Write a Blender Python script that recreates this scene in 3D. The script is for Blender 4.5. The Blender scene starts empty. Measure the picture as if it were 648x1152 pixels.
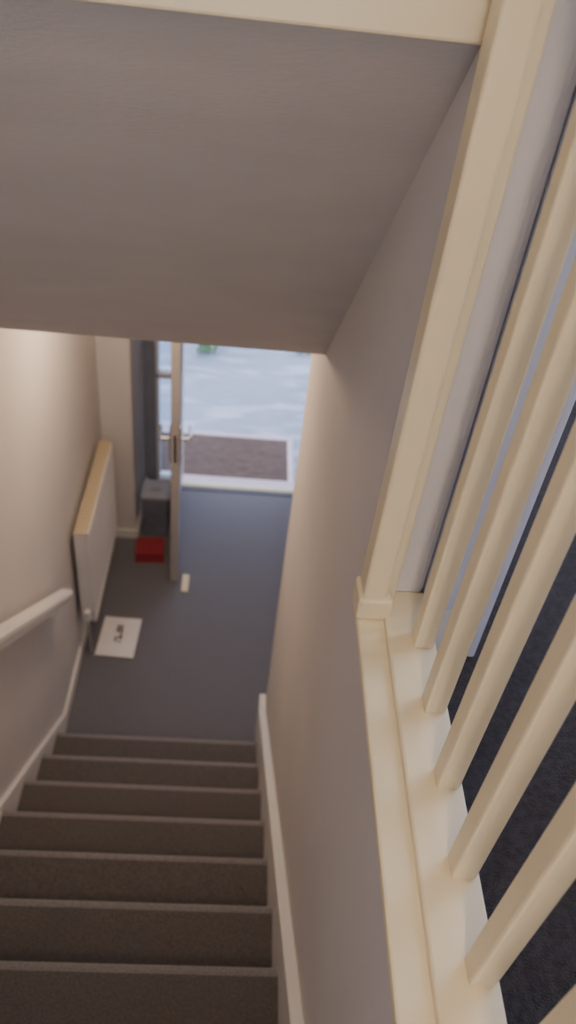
import bpy, bmesh, math, random
from mathutils import Vector, Matrix
random.seed(4)
scene = bpy.context.scene
COL = scene.collection

# ------------------------------------------------------------ materials
def mat(name, col, rough=0.6, var=0.0, vscale=20, bump=0.0, bscale=60, metal=0.0, spec=0.5, sheen=0.0, stretch=None):
    m = bpy.data.materials.new(name); m.use_nodes = True
    nt = m.node_tree; b = nt.nodes['Principled BSDF']
    b.inputs['Roughness'].default_value = rough
    b.inputs['Metallic'].default_value = metal
    b.inputs['Specular IOR Level'].default_value = spec
    if sheen: b.inputs['Sheen Weight'].default_value = sheen
    tc = nt.nodes.new('ShaderNodeTexCoord')
    src = tc.outputs['Object']
    if stretch:
        mp = nt.nodes.new('ShaderNodeMapping'); mp.inputs['Scale'].default_value = stretch
        nt.links.new(src, mp.inputs[0]); src = mp.outputs[0]
    n = nt.nodes.new('ShaderNodeTexNoise'); n.inputs['Scale'].default_value = vscale
    n.inputs['Detail'].default_value = 6; nt.links.new(src, n.inputs['Vector'])
    r = nt.nodes.new('ShaderNodeValToRGB')
    r.color_ramp.elements[0].position = .3; r.color_ramp.elements[1].position = .7
    r.color_ramp.elements[0].color = (*[c*(1-var) for c in col], 1)
    r.color_ramp.elements[1].color = (*[min(1, c*(1+var)) for c in col], 1)
    nt.links.new(n.outputs['Fac'], r.inputs['Fac']); nt.links.new(r.outputs['Color'], b.inputs['Base Color'])
    if bump:
        n2 = nt.nodes.new('ShaderNodeTexNoise'); n2.inputs['Scale'].default_value = bscale
        n2.inputs['Detail'].default_value = 4; nt.links.new(src, n2.inputs['Vector'])
        bp = nt.nodes.new('ShaderNodeBump'); bp.inputs['Strength'].default_value = bump; bp.inputs['Distance'].default_value = .01
        nt.links.new(n2.outputs['Fac'], bp.inputs['Height']); nt.links.new(bp.outputs['Normal'], b.inputs['Normal'])
    return m

M_wall = mat('wall_paint', (.665, .635, .625), .75, .03, 3, .06, 120)
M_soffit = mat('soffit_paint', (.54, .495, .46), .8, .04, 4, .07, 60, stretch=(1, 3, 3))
M_wall_up = mat('landing_wall_paint', (.66, .68, .80), .7, .02, 3, .05, 120)
M_ceil = mat('ceiling_paint', (.78, .77, .76), .8, .02, 3)
M_trim = mat('gloss_trim_paint', (.82, .80, .78), .35, .03, 6)
M_cream = mat('cream_gloss_paint', (.83, .72, .49), .35, .04, 5)
M_carpet = mat('grey_carpet', (.195, .195, .230), .95, .30, 160, .8, 400, spec=.1, sheen=.3)
M_carpet_up = mat('landing_carpet', (.055, .047, .045), .95, .35, 90, .8, 300, spec=.1, sheen=.1)
M_stairc = mat('stair_carpet', (.155, .142, .142), .95, .28, 170, .8, 400, spec=.1, sheen=.15)
M_nose = mat('stair_carpet_nosing', (.29, .275, .285), .95, .25, 170, .8, 400, spec=.1, sheen=.3)  # paler carpet colour for the upper faces of each nosing
M_rad = mat('radiator_enamel', (.80, .78, .77), .3, .02, 5)
M_radtop = mat('radiator_grille_enamel', (.54, .45, .32), .4, .03, 5)
M_upvc = mat('white_upvc', (.80, .81, .84), .3, .02, 5)
M_door = mat('door_paint', (.46, .425, .40), .5, .06, 6)
M_dark = mat('grey_frame_paint', (.27, .29, .35), .5, .1, 10)
M_metal = mat('brushed_steel', (.6, .58, .55), .3, .05, 40, metal=1)
M_brass = mat('brass_strip', (.80, .66, .36), .35, .05, 40, metal=.3)
M_paper = mat('paper', (.84, .82, .82), .8, .02, 10)
M_ink = mat('ink', (.06, .06, .09), .7)
M_red = mat('red_card', (.34, .035, .055), .55, .1, 12)
M_box = mat('blue_grey_box', (.19, .21, .26), .6, .2, 8)
M_lid = mat('pale_grey_lid', (.42, .44, .50), .5, .1, 8)
M_pink = mat('door_sill_pink', (.68, .56, .58), .5, .08, 20)
M_leaf = mat('leaf_green', (.18, .34, .12), .7, .4, 15)
M_soil = mat('hedge_green', (.07, .14, .05), .9, .5, 12, 1, 30)
M_coir = mat('coir_matting', (.19, .128, .105), .95, .22, 14, .9, 250, stretch=(1, 3, 1))
M_brick = mat('garden_brick', (.24, .14, .12), .85, .2, 6, .4, 60)

def paving_mat():
    m = bpy.data.materials.new('wet_concrete'); m.use_nodes = True
    nt = m.node_tree; b = nt.nodes['Principled BSDF']; b.inputs['Roughness'].default_value = .45
    tc = nt.nodes.new('ShaderNodeTexCoord')
    n0 = nt.nodes.new('ShaderNodeTexNoise'); n0.inputs['Scale'].default_value = 1.3; n0.inputs['Detail'].default_value = 4
    r0 = nt.nodes.new('ShaderNodeValToRGB'); r0.color_ramp.elements[0].position = .3; r0.color_ramp.elements[1].position = .7
    r0.color_ramp.elements[0].color = (.27, .305, .38, 1); r0.color_ramp.elements[1].color = (.36, .40, .48, 1)
    n = nt.nodes.new('ShaderNodeTexNoise'); n.inputs['Scale'].default_value = 3.2; n.inputs['Detail'].default_value = 5
    mp = nt.nodes.new('ShaderNodeMapping'); mp.inputs['Scale'].default_value = (.8, 3.2, 1)
    r = nt.nodes.new('ShaderNodeValToRGB'); r.color_ramp.elements[0].position = .50; r.color_ramp.elements[1].position = .68
    r.color_ramp.elements[0].color = (0, 0, 0, 1); r.color_ramp.elements[1].color = (.75, .75, .75, 1)
    mx = nt.nodes.new('ShaderNodeMix'); mx.data_type = 'RGBA'
    L = nt.links
    L.new(tc.outputs['Object'], n0.inputs['Vector']); L.new(n0.outputs['Fac'], r0.inputs['Fac'])
    L.new(tc.outputs['Object'], mp.inputs[0]); L.new(mp.outputs[0], n.inputs['Vector'])
    L.new(n.outputs['Fac'], r.inputs['Fac']); L.new(r.outputs['Color'], mx.inputs[0])
    L.new(r0.outputs['Color'], mx.inputs[6]); mx.inputs[7].default_value = (.60, .64, .72, 1)
    L.new(mx.outputs[2], b.inputs['Base Color'])
    return m
M_pave = paving_mat()

def glass_mat():
    m = bpy.data.materials.new('pane_glass'); m.use_nodes = True
    nt = m.node_tree; nt.nodes.clear()
    o = nt.nodes.new('ShaderNodeOutputMaterial'); mx = nt.nodes.new('ShaderNodeMixShader')
    t = nt.nodes.new('ShaderNodeBsdfTransparent'); g = nt.nodes.new('ShaderNodeBsdfGlossy'); g.inputs['Roughness'].default_value = .05
    t.inputs[0].default_value = (.9, .95, 1, 1)
    fr = nt.nodes.new('ShaderNodeFresnel'); fr.inputs[0].default_value = 1.45
    nt.links.new(fr.outputs[0], mx.inputs[0]); nt.links.new(t.outputs[0], mx.inputs[1]); nt.links.new(g.outputs[0], mx.inputs[2])
    nt.links.new(mx.outputs[0], o.inputs[0]); return m
M_glass = glass_mat()

# ------------------------------------------------------------ helpers
def mesh_obj(name, bm, mats, parent=None, bevel=0, seg=2, smooth=False):
    bmesh.ops.recalc_face_normals(bm, faces=bm.faces[:])
    me = bpy.data.meshes.new(name); bm.to_mesh(me); bm.free()
    for m in (mats if isinstance(mats, (list, tuple)) else [mats]): me.materials.append(m)
    o = bpy.data.objects.new(name, me); COL.objects.link(o)
    if parent: o.parent = parent
    if bevel:
        md = o.modifiers.new('bevel', 'BEVEL'); md.width = bevel; md.segments = seg; md.limit_method = 'ANGLE'
    if smooth:
        for p in me.polygons: p.use_smooth = True
    return o

def add_box(bm, x0, x1, y0, y1, z0, z1, mi=0, M=None):
    vs = [bm.verts.new((x, y, z)) for x in (x0, x1) for y in (y0, y1) for z in (z0, z1)]
    if M is not None:
        for v in vs: v.co = M @ v.co
    for f in ((0, 1, 3, 2), (4, 6, 7, 5), (0, 4, 5, 1), (2, 3, 7, 6), (0, 2, 6, 4), (1, 5, 7, 3)):
        fc = bm.faces.new([vs[i] for i in f]); fc.material_index = mi

def boxes(name, lst, m, parent=None, bevel=0, seg=2, M=None):
    bm = bmesh.new()
    for b in lst: add_box(bm, *b[:6], mi=(b[6] if len(b) > 6 else 0), M=M)
    return mesh_obj(name, bm, m, parent, bevel, seg)

def extrude_yz(name, pts, x0, x1, m, parent=None, bevel=0, edge_mi=None, seg=2):
    bm = bmesh.new()
    a = [bm.verts.new((x0, p[0], p[1])) for p in pts]; b = [bm.verts.new((x1, p[0], p[1])) for p in pts]
    n = len(pts)
    bm.faces.new(a); bm.faces.new(b[::-1])
    for i in range(n):
        f = bm.faces.new((a[i], a[(i+1) % n], b[(i+1) % n], b[i]))
        if edge_mi: f.material_index = edge_mi[i]
    return mesh_obj(name, bm, m, parent, bevel, seg)

def sweep(name, path, prof, m, parent=None):
    bm = bmesh.new(); rings = []
    P = [Vector(p) for p in path]
    for i, p in enumerate(P):
        t = (P[min(i+1, len(P)-1)] - P[max(i-1, 0)]).normalized()
        side = t.cross(Vector((0, 0, 1)))
        if side.length < 1e-3: side = Vector((1, 0, 0))
        side.normalize(); up = side.cross(t)
        rings.append([bm.verts.new(p + side*a + up*b) for a, b in prof])
    k = len(prof)
    for r0, r1 in zip(rings, rings[1:]):
        for j in range(k): bm.faces.new((r0[j], r0[(j+1) % k], r1[(j+1) % k], r1[j]))
    bm.faces.new(rings[0]); bm.faces.new(rings[-1][::-1])
    return mesh_obj(name, bm, m, parent, smooth=False)

def circ(r, n=12, sx=1, sy=1): return [(math.cos(2*math.pi*i/n)*r*sx, math.sin(2*math.pi*i/n)*r*sy) for i in range(n)]
def empty(name, loc=(0, 0, 0)):
    e = bpy.data.objects.new(name, None); COL.objects.link(e); e.location = loc; e.empty_display_size = .1; return e

# ------------------------------------------------------------ dimensions
XL, XR = -.767, .235         # stairwell walls
LAND = 2.47                  # landing level
CEIL2 = 4.85
RISE, GO = .19, .233
Y0, Z0 = 2.18, .19           # lowest nosing
HALLC = 2.45
YF = 4.27                    # front wall

# ------------------------------------------------------------ shell
boxes('floor', [(XL-.1, 1.7, 2.0, YF, -.12, 0)], M_carpet)
boxes('wall_left', [(XL-.12, XL, -2.5, YF+.14, -.1, CEIL2)], M_wall)
extrude_yz('wall_right', [(-2.5, -.1), (2.36, -.1), (2.36, CEIL2), (.925, CEIL2), (.925, 2.585), (-2.5, 2.585)], XR, .338, M_wall, bevel=.02, seg=4)
boxes('wall_landing_return', [(.338, .44, .925, 2.36, 2.47, CEIL2)], M_wall_up)
boxes('wall_back', [(XL-.12, 1.72, -2.62, -2.5, -.1, 3.0), (XL-.12, 1.72, -2.62, -2.5, 4.35, CEIL2),
                    (XL-.12, -.55, -2.62, -2.5, 3.0, 4.35), (.85, 1.72, -2.62, -2.5, 3.0, 4.35)], M_wall)
boxes('ceiling', [(XL-.12, 1.72, -2.62, 4.41, CEIL2, CEIL2+.1)], M_ceil)
boxes('wall_bulkhead', [(XL, XR, .975, 1.08, 3.43, CEIL2)], M_wall)
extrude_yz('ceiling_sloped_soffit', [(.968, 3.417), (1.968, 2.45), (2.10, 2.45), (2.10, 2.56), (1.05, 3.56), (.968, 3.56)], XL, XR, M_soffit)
boxes('ceiling_hall', [(XL, XR, 2.10, YF, HALLC, LAND+.09), (XR, 1.6, 2.36, YF, HALLC-.17, HALLC)], M_ceil)
boxes('trim_bulkhead', [(XL, XR+.002, .945, .975, 3.415, 3.60)], M_cream, bevel=.004)
boxes('wall_hall_side', [(1.6, 1.72, 2.2, YF+.14, -.1, HALLC)], M_wall)
boxes('wall_hall_rear', [(.345, 1.6, 2.24, 2.36, -.1, HALLC-.17)], M_wall)
boxes('wall_front', [(-.767, -.60, YF, YF+.14, -.1, HALLC),
                     (.57, 1.6, YF, YF+.14, -.1, HALLC),
                     (-.60, .57, YF, YF+.14, 2.1, HALLC)], M_wall)
boxes('wall_front_return', [(XL, -.585, 3.75, YF, 0, HALLC)], M_wall, bevel=.006)
# landing
boxes('floor_landing', [(.338, 1.6, -2.5, 4.27, LAND-.17, LAND), (XL, .235, -2.5, Y0-12*GO-.03, LAND-.17, LAND)], M_carpet_up)
boxes('wall_landing_far', [(.44, 1.6, 4.0, 4.12, LAND, CEIL2)], M_wall_up)
boxes('wall_landing_side', [(1.6, 1.72, -2.5, .9, LAND-.2, CEIL2), (1.6, 1.72, 2.3, 4.27, LAND-.2, CEIL2),
                            (1.6, 1.72, .9, 2.3, LAND-.2, 3.35), (1.6, 1.72, .9, 2.3, 4.55, CEIL2)], M_wall_up)
boxes('baseboard_landing', [(1.585, 1.6, -2.5, 4.0, LAND, LAND+.12), (.44, 1.585, 3.985, 4.0, LAND, LAND+.12),
                            (.345, .455, .908, .925, LAND, LAND+.12)], M_trim, bevel=.003)
w = empty('window_1')
boxes('frame', [(1.63, 1.68, .9, .96, 3.35, 4.55), (1.63, 1.68, 2.24, 2.3, 3.35, 4.55), (1.63, 1.68, .96, 2.24, 3.35, 3.41),
                (1.63, 1.68, .96, 2.24, 4.49, 4.55), (1.63, 1.68, 1.575, 1.625, 3.41, 4.49)], M_upvc, w, .004)
boxes('window_sill', [(1.54, 1.63, .86, 2.34, 3.325, 3.35)], M_trim, w, .005)
boxes('pane', [(1.65, 1.656, .96, 2.24, 3.41, 4.49)], M_glass, w)
w = empty('added_fill_window')  # added window, unseen behind the camera, goes with the soffit fill light
boxes('frame', [(-.55, -.49, -2.58, -2.53, 3.0, 4.35), (.79, .85, -2.58, -2.53, 3.0, 4.35), (-.49, .79, -2.58, -2.53, 3.0, 3.06),
                (-.49, .79, -2.58, -2.53, 4.29, 4.35), (.125, .175, -2.58, -2.53, 3.06, 4.29)], M_upvc, w, .004)
boxes('window_sill', [(-.6, .9, -2.53, -2.44, 2.975, 3.0)], M_trim, w, .005)
boxes('pane', [(-.49, .79, -2.558, -2.552, 3.06, 4.29)], M_glass, w)
boxes('trim_landing_casing', [(.338, .445, .905, .925, LAND+.12, CEIL2), (.44, .455, .905, 1.0, LAND, CEIL2)], M_wall_up, bevel=.004)

# ------------------------------------------------------------ stairs
pts, mi = [], []
def P(y, z, m=0): pts.append((y, z)); mi.append(m)
NS = 12
P(Y0-.02, -.05); P(Y0-.02, Z0-.035, 0)
for n in range(NS):
    yn, zn = Y0-n*GO, Z0+n*RISE
    if n: P(yn-.02, zn-RISE+.004); P(yn-.018, zn-.034)
    r = .017
    for k in range(7):
        a = -math.pi/2 + k*math.pi/6
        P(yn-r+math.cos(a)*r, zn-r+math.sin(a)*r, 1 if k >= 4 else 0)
    P(yn-.026, zn, 0)
    P(yn-GO-.014, zn)
yn, zn = Y0-NS*GO, Z0+NS*RISE
P(yn-.02, zn-.034)
for k in range(7):
    a = -math.pi/2 + k*math.pi/6
    P(yn-.017+math.cos(a)*.017, zn-.017+math.sin(a)*.017, 1 if k >= 4 else 0)
P(yn-.05, zn); P(yn-.05, zn-.2); P(yn+.2, zn-.4); P(Y0-.5, -.05)
extrude_yz('carpeted_staircase', pts, XL+.02, .203, [M_stairc, M_nose], edge_mi=mi)

def pitch(y): return Z0 + (Y0-y)*RISE/GO
def string(name, x0, x1, h, yend, hend):
    yt = Y0-NS*GO
    p = [(yt, pitch(yt)+h), (yend-.10, max(pitch(yend-.10)+h, hend)), (yend, hend), (yend, 0.001), (yend-.35, 0.001), (yt, pitch(yt)-.30)]
    return extrude_yz(name, p, x0, x1, M_trim, bevel=.004)
string('baseboard_stair_right', .203, XR, .06, 2.355, .33)
string('baseboard_stair_left', XL, XL+.02, .035, 2.36, .07)
boxes('baseboard_hall', [(XL, XL+.016, 2.36, 3.75, 0, .07), (XL+.016, -.585, 3.735, 3.75, 0, .07),
                         (-.585, -.57, 3.735, YF, 0, .07), (.62, 1.6, YF-.015, YF, 0, .07)], M_trim, bevel=.003)

# ------------------------------------------------------------ balustrade
bal = empty('banister')
boxes('base_capping', [(.218, .266, -.64, .925, 2.583, 2.600), (.262, .340, -.64, .925, 2.586, 2.612)], M_cream, bal, .004)
boxes('fascia', [(.337, .344, -.64, .905, LAND, 2.586)], M_trim, bal, .002)
ys = [.802+.016 - i*.1205 for i in range(12)]
bl = []
for y in ys: bl.append((.302, .334, y-.016, y+.016, 2.610, 3.51))
boxes('balusters', bl, M_cream, bal, .004, 2)
prof = [(-.03, -.02), (.03, -.02), (.032, 0), (.028, .02), (.016, .032), (-.016, .032), (-.028, .02), (-.032, 0)]
sweep('top_rail', [(.318, -.6, 3.53), (.318, .90, 3.53)], prof, M_cream, bal)
boxes('wall_newel', [(.222, .262, .875, .925, 2.64, CEIL2-.0), (.215, .272, .865, .925, 2.600, 2.645), (.262, .282, .900, .925, 2.61, CEIL2)], M_cream, bal, .006, 3)
boxes('end_newel', [(.28, .366, -.70, -.62, LAND, 3.62), (.27, .376, -.71, -.61, 3.62, 3.65)], M_cream, bal, .006, 3)

# ------------------------------------------------------------ wall handrail
hr = empty('wall_handrail')
x = XL+.065
sl = .84
y1, z1 = 2.44, 3.58-2.71
path = [(x, y1 - t, z1 + t*sl) for t in [i*.25 for i in range(12)]]
prof = [(-.020, -.035), (.020, -.035), (.022, -.008), (.030, -.004), (.030, .012), (.020, .024), (-.020, .024), (-.030, .012), (-.030, -.004), (-.022, -.008)]
sweep('rail', path, prof, M_trim, hr)
for t in (.17, 1.2, 2.3):
    sweep('bracket', [(XL+.004, y1-t, z1+t*sl-.095), (XL+.04, y1-t, z1+t*sl-.095), (x, y1-t, z1+t*sl-.075), (x, y1-t-.001, z1+t*sl-.033)], circ(.007, 8), M_trim, hr)
    boxes('wall_plate', [(XL, XL+.007, y1-t-.02, y1-t+.02, z1+t*sl-.125, z1+t*sl-.065)], M_trim, hr, .003)

# ------------------------------------------------------------ radiator
rad = empty('radiator')
ry0, ry1, rz0, rz1 = 2.82, 3.57, .24, .88
bm = bmesh.new()
def rib_panel(bm, xf, xb):
    n = 22
    L = ry1-ry0-.03
    seq = [(ry0+.015, 0)]
    for i in range(n):
        a = ry0+.015 + L*i/n; d = L/n
        seq += [(a+d*.12, 0), (a+d*.3, -.007), (a+d*.7, -.007), (a+d*.88, 0)]
    seq.append((ry1-.015, 0))
    rows = [(rz0+.012, 0), (rz0+.05, 0), (rz0+.075, 1), (rz1-.075, 1), (rz1-.05, 0), (rz1-.012, 0)]
    g = [[bm.verts.new((xf+dx*k, y, z)) for y, dx in seq] for z, k in rows]
    for i in range(len(g)-1):
        for j in range(len(seq)-1):
            bm.faces.new((g[i][j], g[i][j+1], g[i+1][j+1], g[i+1][j]))
    add_box(bm, xb, xf-.009, ry0+.012, ry1-.012, rz0+.01, rz1-.01)
rib_panel(bm, -.672, -.685)
mesh_obj('front_panel', bm, M_rad, rad)
boxes('panel_rims', [(-.688, -.668, ry0, ry1, rz1-.016, rz1), (-.688, -.668, ry0, ry1, rz0, rz0+.016),
                     (-.688, -.668, ry0, ry0+.018, rz0, rz1), (-.688, -.668, ry1-.018, ry1, rz0, rz1),
                     (-.742, -.727, ry0+.02, ry1-.02, rz0+.01, rz1-.01)], M_rad, rad, .005, 3)
boxes('end_caps', [(-.742, -.688, ry0+.001, ry0+.006, rz0+.02, rz1), (-.742, -.688, ry1-.006, ry1-.001, rz0+.02, rz1)], M_rad, rad, .002)
gl = [(-.742, -.674, ry0, ry1, rz1, rz1+.004)]
for i in range(24): gl.append((-.735, -.69, ry0+.02+i*.03, ry0+.034+i*.03, rz1+.004, rz1+.008))
boxes('top_grille', gl, M_radtop, rad, .001)
boxes('wall_brackets', [(XL, -.742, ry0+.1, ry0+.14, rz0+.1, rz1-.1), (XL, -.742, ry1-.14, ry1-.1, rz0+.1, rz1-.1)], M_rad, rad)
for yy in (ry0-.02, ry1+.02):
    s = 1 if yy < 3 else -1
    sweep('pipe', [(-.705, yy, -.001), (-.705, yy, rz0+.03), (-.705, yy+.001*s, rz0+.05)], circ(.0075, 10), M_metal, rad)
    boxes('valve_tail', [(-.715, -.695, min(yy-.01*s, yy+.05*s), max(yy-.01*s, yy+.05*s), rz0+.03, rz0+.05)], M_metal, rad, .003)
sweep('thermostat_valve', [(-.705, ry0-.02, rz0+.05), (-.705, ry0-.0205, rz0+.11)], circ(.017, 14), M_upvc, rad)

# ------------------------------------------------------------ front door set
fr = empty('door_frame')
f0, f1 = YF+.01, YF+.10
boxes('frame', [(-.60, -.515, f0, f1, 0, 2.1)], M_dark, fr, .004)
boxes('jambs', [(-.385, -.345, f0, f1, 0.02, 2.1), (.52, .57, f0, f1, 0.02, 2.1), (-.515, .52, f0, f1, 2.05, 2.1),
                (-.515, -.385, f0, f1, 0.0, .06), (-.515, -.385, f0, f1, .86, .90), (-.515, -.495, f0, f1, .06, 2.05)], M_upvc, fr, .004)
boxes('sidelight_pane', [(-.495, -.385, f0+.04, f0+.046, .06, 2.05)], M_glass, fr)
th = empty('door_threshold')
boxes('pink_sill', [(-.345, .52, YF+.055, YF+.135, -.05, .014)], M_pink, th, .003)
boxes('brass_bar', [(-.345, .52, YF+.012, YF+.03, 0, .020)], M_brass, th, .003)
boxes('white_bar', [(-.345, .52, YF+.03, YF+.055, 0, .024)], M_upvc, th, .003)
boxes('dark_bar', [(-.345, .52, YF-.012, YF+.012, 0, .010)], M_box, th, .002)
boxes('architrave', [(.57, .63, YF-.014, YF, 0, 2.15)], M_trim, fr, .004)

leaf = empty('door_1', (-.352, YF+.005, 0))
leaf.rotation_euler = (0, 0, math.radians(-90 + 4.2))
W, T, H = .90, .046, 2.02
B = []
B += [(0, .11, -T, 0, .01, H), (W-.11, W, -T, 0, .01, H), (.11, W-.11, -T, 0, .01, .2), (.11, W-.11, -T, 0, H-.12, H),
      (.11, W-.11, -T, 0, .86, .98), (W/2-.05, W/2+.05, -T, 0, .2, .86), (W/2-.05, W/2+.05, -T, 0, .98, H-.12)]
boxes('stiles_and_rails', B, M_door, leaf, .003)
pn = []
for z0, z1_ in ((.2, .86), (.98, H-.12)):
    pn += [(.11, W/2-.05, -T+.012, -.012, z0, z1_), (W/2+.05, W-.11, -T+.012, -.012, z0, z1_),
           (.16, W/2-.10, -T+.004, -.004, z0+.06, z1_-.06), (W/2+.10, W-.16, -T+.004, -.004, z0+.06, z1_-.06)]
boxes('panels', pn, M_door, leaf, .006, 3)
boxes('lock_faceplate', [(W, W+.002, -T+.014, -.014, .92, 1.10)], M_metal, leaf)
for side, s in (('inner', 1), ('outer', -1)):
    yb = 0 if s > 0 else -T
    boxes('handle_plate_'+side, [(W-.075, W-.035, min(yb, yb+s*.008), max(yb, yb+s*.008), .90, 1.12)], M_metal, leaf, .004)
    sweep('handle_lever_'+side, [(W-.055, yb+s*.004, 1.04), (W-.055, yb+s*.05, 1.04), (W-.07, yb+s*.056, 1.04), (W-.17, yb+s*.056, 1.04)], circ(.009, 10), M_metal, leaf)
boxes('hinges', [(-.004, .004, -T, .006, z, z+.1) for z in (.2, 1.0, 1.75)], M_metal, leaf, .002)

ds = extrude_yz('door_stop_wedge', [(3.30, 0), (3.42, 0), (3.42, .03), (3.30, .008)], -.262, -.222, M_cream, bevel=.003)

# ------------------------------------------------------------ things on the floor
pp = empty('leaflet', (-.575, 2.925, .004)); pp.rotation_euler = (0, 0, math.radians(-3))
bm = bmesh.new()
gx, gy = 6, 8
G = [[bm.verts.new((-.105+.21*i/gx, -.14+.28*j/gy, .004*math.sin(i*.9)*math.sin(j*.7)+.004)) for i in range(gx+1)] for j in range(gy+1)]
for j in range(gy):
    for i in range(gx): bm.faces.new((G[j][i], G[j][i+1], G[j+1][i+1], G[j+1][i]))
o = mesh_obj('sheet', bm, M_paper, pp); md = o.modifiers.new('s', 'SOLIDIFY'); md.thickness = .0015
ink = []
for (x0, x1, yy, h) in [(-.02, -.008, .03, .05), (.0, .012, .04, .04), (-.02, .02, .03, .008), (.005, .016, -.02, .04), (-.02, .02, -.015, .008), (-.02, -.01, -.04, .03), (.0, .02, -.045, .008)]:
    ink.append((x0, x1, yy, yy+h, .0088, .0094))
boxes('print', ink, M_ink, pp)

rf = empty('red_folder', (-.478, 3.60, 0)); rf.rotation_euler = (0, 0, math.radians(4))
boxes('covers', [(-.085, .085, -.075, .075, .002, .008), (-.085, .085, -.075, .075, .072, .078), (-.088, -.082, -.075, .075, .002, .078)], M_red, rf, .002)
boxes('pages', [(-.082, .08, -.07, .07, .008, .072)], M_red, rf)
bx = empty('storage_box', (-.468, 3.86, 0))
boxes('body', [(-.08, -.072, -.08, .08, .004, .30), (.072, .08, -.08, .08, .004, .30), (-.072, .072, -.08, -.072, .004, .30), (-.072, .072, .072, .08, .004, .30), (-.08, .08, -.08, .08, 0, .008)], M_box, bx, .004)
boxes('lid', [(-.088, .088, -.088, .088, .30, .325), (-.03, .03, -.008, .008, .325, .34)], M_lid, bx, .006, 3)

# ------------------------------------------------------------ outside
boxes('ground', [(-8, 8, YF+.14, 16, -.30, -.10)], M_pave)
boxes('doormat', [(-.62, .40, YF+.15, 4.97, -.10, -.045, 0), (-.62, .44, 4.97, 5.01, -.10, -.04, 1), (.40, .44, YF+.15, 4.97, -.10, -.04, 1)], [M_coir, M_pink], bevel=.006)
boxes('garden_wall', [(-8, 8, 9.0, 9.22, -.1, .75), (-8, 8, 8.97, 9.25, .75, .81)], M_brick)
bm = bmesh.new()
for k in range(60):
    cx, cy, cz = random.uniform(-6, 6), random.uniform(10.3, 10.8), random.uniform(.2, 1.7)
    bmesh.ops.create_icosphere(bm, subdivisions=2, radius=random.uniform(.35, .6), matrix=Matrix.Translation((cx, cy, cz)))
for v in bm.verts: v.co += Vector((random.uniform(-.06, .06), random.uniform(-.06, .06), random.uniform(-.06, .06)))
mesh_obj('hedge', bm, M_soil)
def tuft(cx, cy, n, s):
    bm = bmesh.new()
    for k in range(n):
        a = random.uniform(0, 6.28); r = random.uniform(.02, .12)*s; h = random.uniform(.05, .14)*s
        bx_, by_ = cx+random.uniform(-.1, .1)*s, cy+random.uniform(-.1, .1)*s
        dx, dy = math.cos(a)*r, math.sin(a)*r; px, py = -math.sin(a)*.02*s, math.cos(a)*.02*s
        v = [bm.verts.new(c) for c in ((bx_, by_, -.1), (bx_+dx*.5+px, by_+dy*.5+py, -.1+h*.8), (bx_+dx, by_+dy, -.1+h), (bx_+dx*.5-px, by_+dy*.5-py, -.1+h*.8))]
        bm.faces.new(v)
    return mesh_obj('weed_tuft', bm, M_leaf)
tuft(-.30, 6.32, 26, .9); tuft(.60, 6.45, 30, 1.0)

# ------------------------------------------------------------ lights
wd = bpy.data.worlds.new('World'); scene.world = wd; wd.use_nodes = True
bg = wd.node_tree.nodes['Background']; bg.inputs[0].default_value = (.68, .76, 1.0, 1); bg.inputs[1].default_value = 3.3

def light(name, typ, loc, power, col, size=.1, rot=None, sy=None):
    l = bpy.data.lights.new(name, typ); l.energy = power; l.color = col
    if typ == 'AREA':
        l.size = size
        if sy: l.shape = 'RECTANGLE'; l.size_y = sy
    else: l.shadow_soft_size = size
    o = bpy.data.objects.new(name, l); COL.objects.link(o); o.location = loc
    if rot: o.rotation_euler = rot
    return o
light('landing_bulb', 'POINT', (.10, -.75, 4.45), 42, (1, .75, .45), .10)
light('hall_bulb', 'POINT', (-.30, 2.75, 2.15), 19, (1, .71, .46), .08)
light('added_soffit_fill', 'AREA', (1.52, 1.6, 3.95), 30, (.62, .72, 1), 1.1, (0, math.radians(90), 0), 1.3)
light('added_soffit_fill', 'AREA', (.15, -2.40, 3.68), 17, (.97, .94, .96), 1.2, (math.radians(90), 0, 0), 1.2)  # added fill from behind the camera, brightens the soffit
M_shade = bpy.data.materials.new('lamp_shade'); M_shade.use_nodes = True
nt = M_shade.node_tree; nt.nodes.clear()
o_ = nt.nodes.new('ShaderNodeOutputMaterial'); ms = nt.nodes.new('ShaderNodeMixShader'); ms.inputs[0].default_value = .6
d_ = nt.nodes.new('ShaderNodeBsdfDiffuse'); t_ = nt.nodes.new('ShaderNodeBsdfTranslucent')
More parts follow.
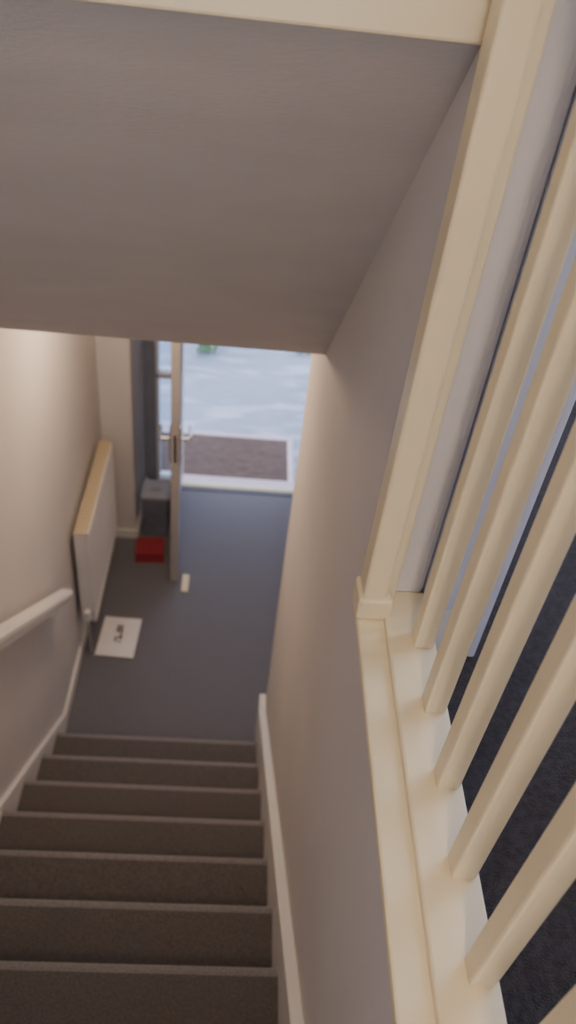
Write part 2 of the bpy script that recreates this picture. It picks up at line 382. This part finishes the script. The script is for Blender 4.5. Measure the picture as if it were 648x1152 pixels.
d_.inputs[0].default_value = (.9, .85, .75, 1); t_.inputs[0].default_value = (.95, .88, .75, 1)
nt.links.new(d_.outputs[0], ms.inputs[1]); nt.links.new(t_.outputs[0], ms.inputs[2]); nt.links.new(ms.outputs[0], o_.inputs[0])
def pendant(loc, ztop):
    e = empty('pendant_lamp', (0, 0, 0))
    sweep('cord', [(loc[0], loc[1], ztop), (loc[0]+.0001, loc[1], loc[2]+.14)], circ(.004, 8), M_upvc, e)
    bm = bmesh.new(); n = 24
    for (r0, za), (r1, zb) in (((.17, -.13), (.12, .13)),):
        a = [bm.verts.new((loc[0]+r0*math.cos(i*2*math.pi/n), loc[1]+r0*math.sin(i*2*math.pi/n), loc[2]+za)) for i in range(n)]
        b = [bm.verts.new((loc[0]+r1*math.cos(i*2*math.pi/n), loc[1]+r1*math.sin(i*2*math.pi/n), loc[2]+zb)) for i in range(n)]
        for i in range(n): bm.faces.new((a[i], a[(i+1) % n], b[(i+1) % n], b[i]))
    mesh_obj('shade', bm, M_shade, e, smooth=True)
pendant((.10, -.75, 4.45), CEIL2)

# ------------------------------------------------------------ camera
F = 900.0
right = Vector((.9946, .0497, .0916)); down = Vector((-.0978, .7475, .6570)); fwd = Vector((-.0358, -.6621, .7486))
th_ = .026
r2 = (right*math.cos(th_) - fwd*math.sin(th_)).normalized(); f2 = (fwd*math.cos(th_) + right*math.sin(th_)).normalized()
down = r2.cross(f2)*-1
down.normalize()
Mx = Matrix(((r2.x, -r2.y, -r2.z, 0), (f2.x, -f2.y, -f2.z, 0), (-down.x, down.y, down.z, 0), (0, 0, 0, 1)))
cam = bpy.data.cameras.new('camera'); co = bpy.data.objects.new('camera', cam); COL.objects.link(co)
co.matrix_world = Matrix.Translation((0, 0, 3.58)) @ Mx
cam.sensor_fit = 'VERTICAL'; cam.sensor_height = 24; cam.lens = 24*F/1152
cam.clip_start = .02
cam.dof.use_dof = True; cam.dof.focus_distance = 1.1; cam.dof.aperture_fstop = 2.4
scene.camera = co
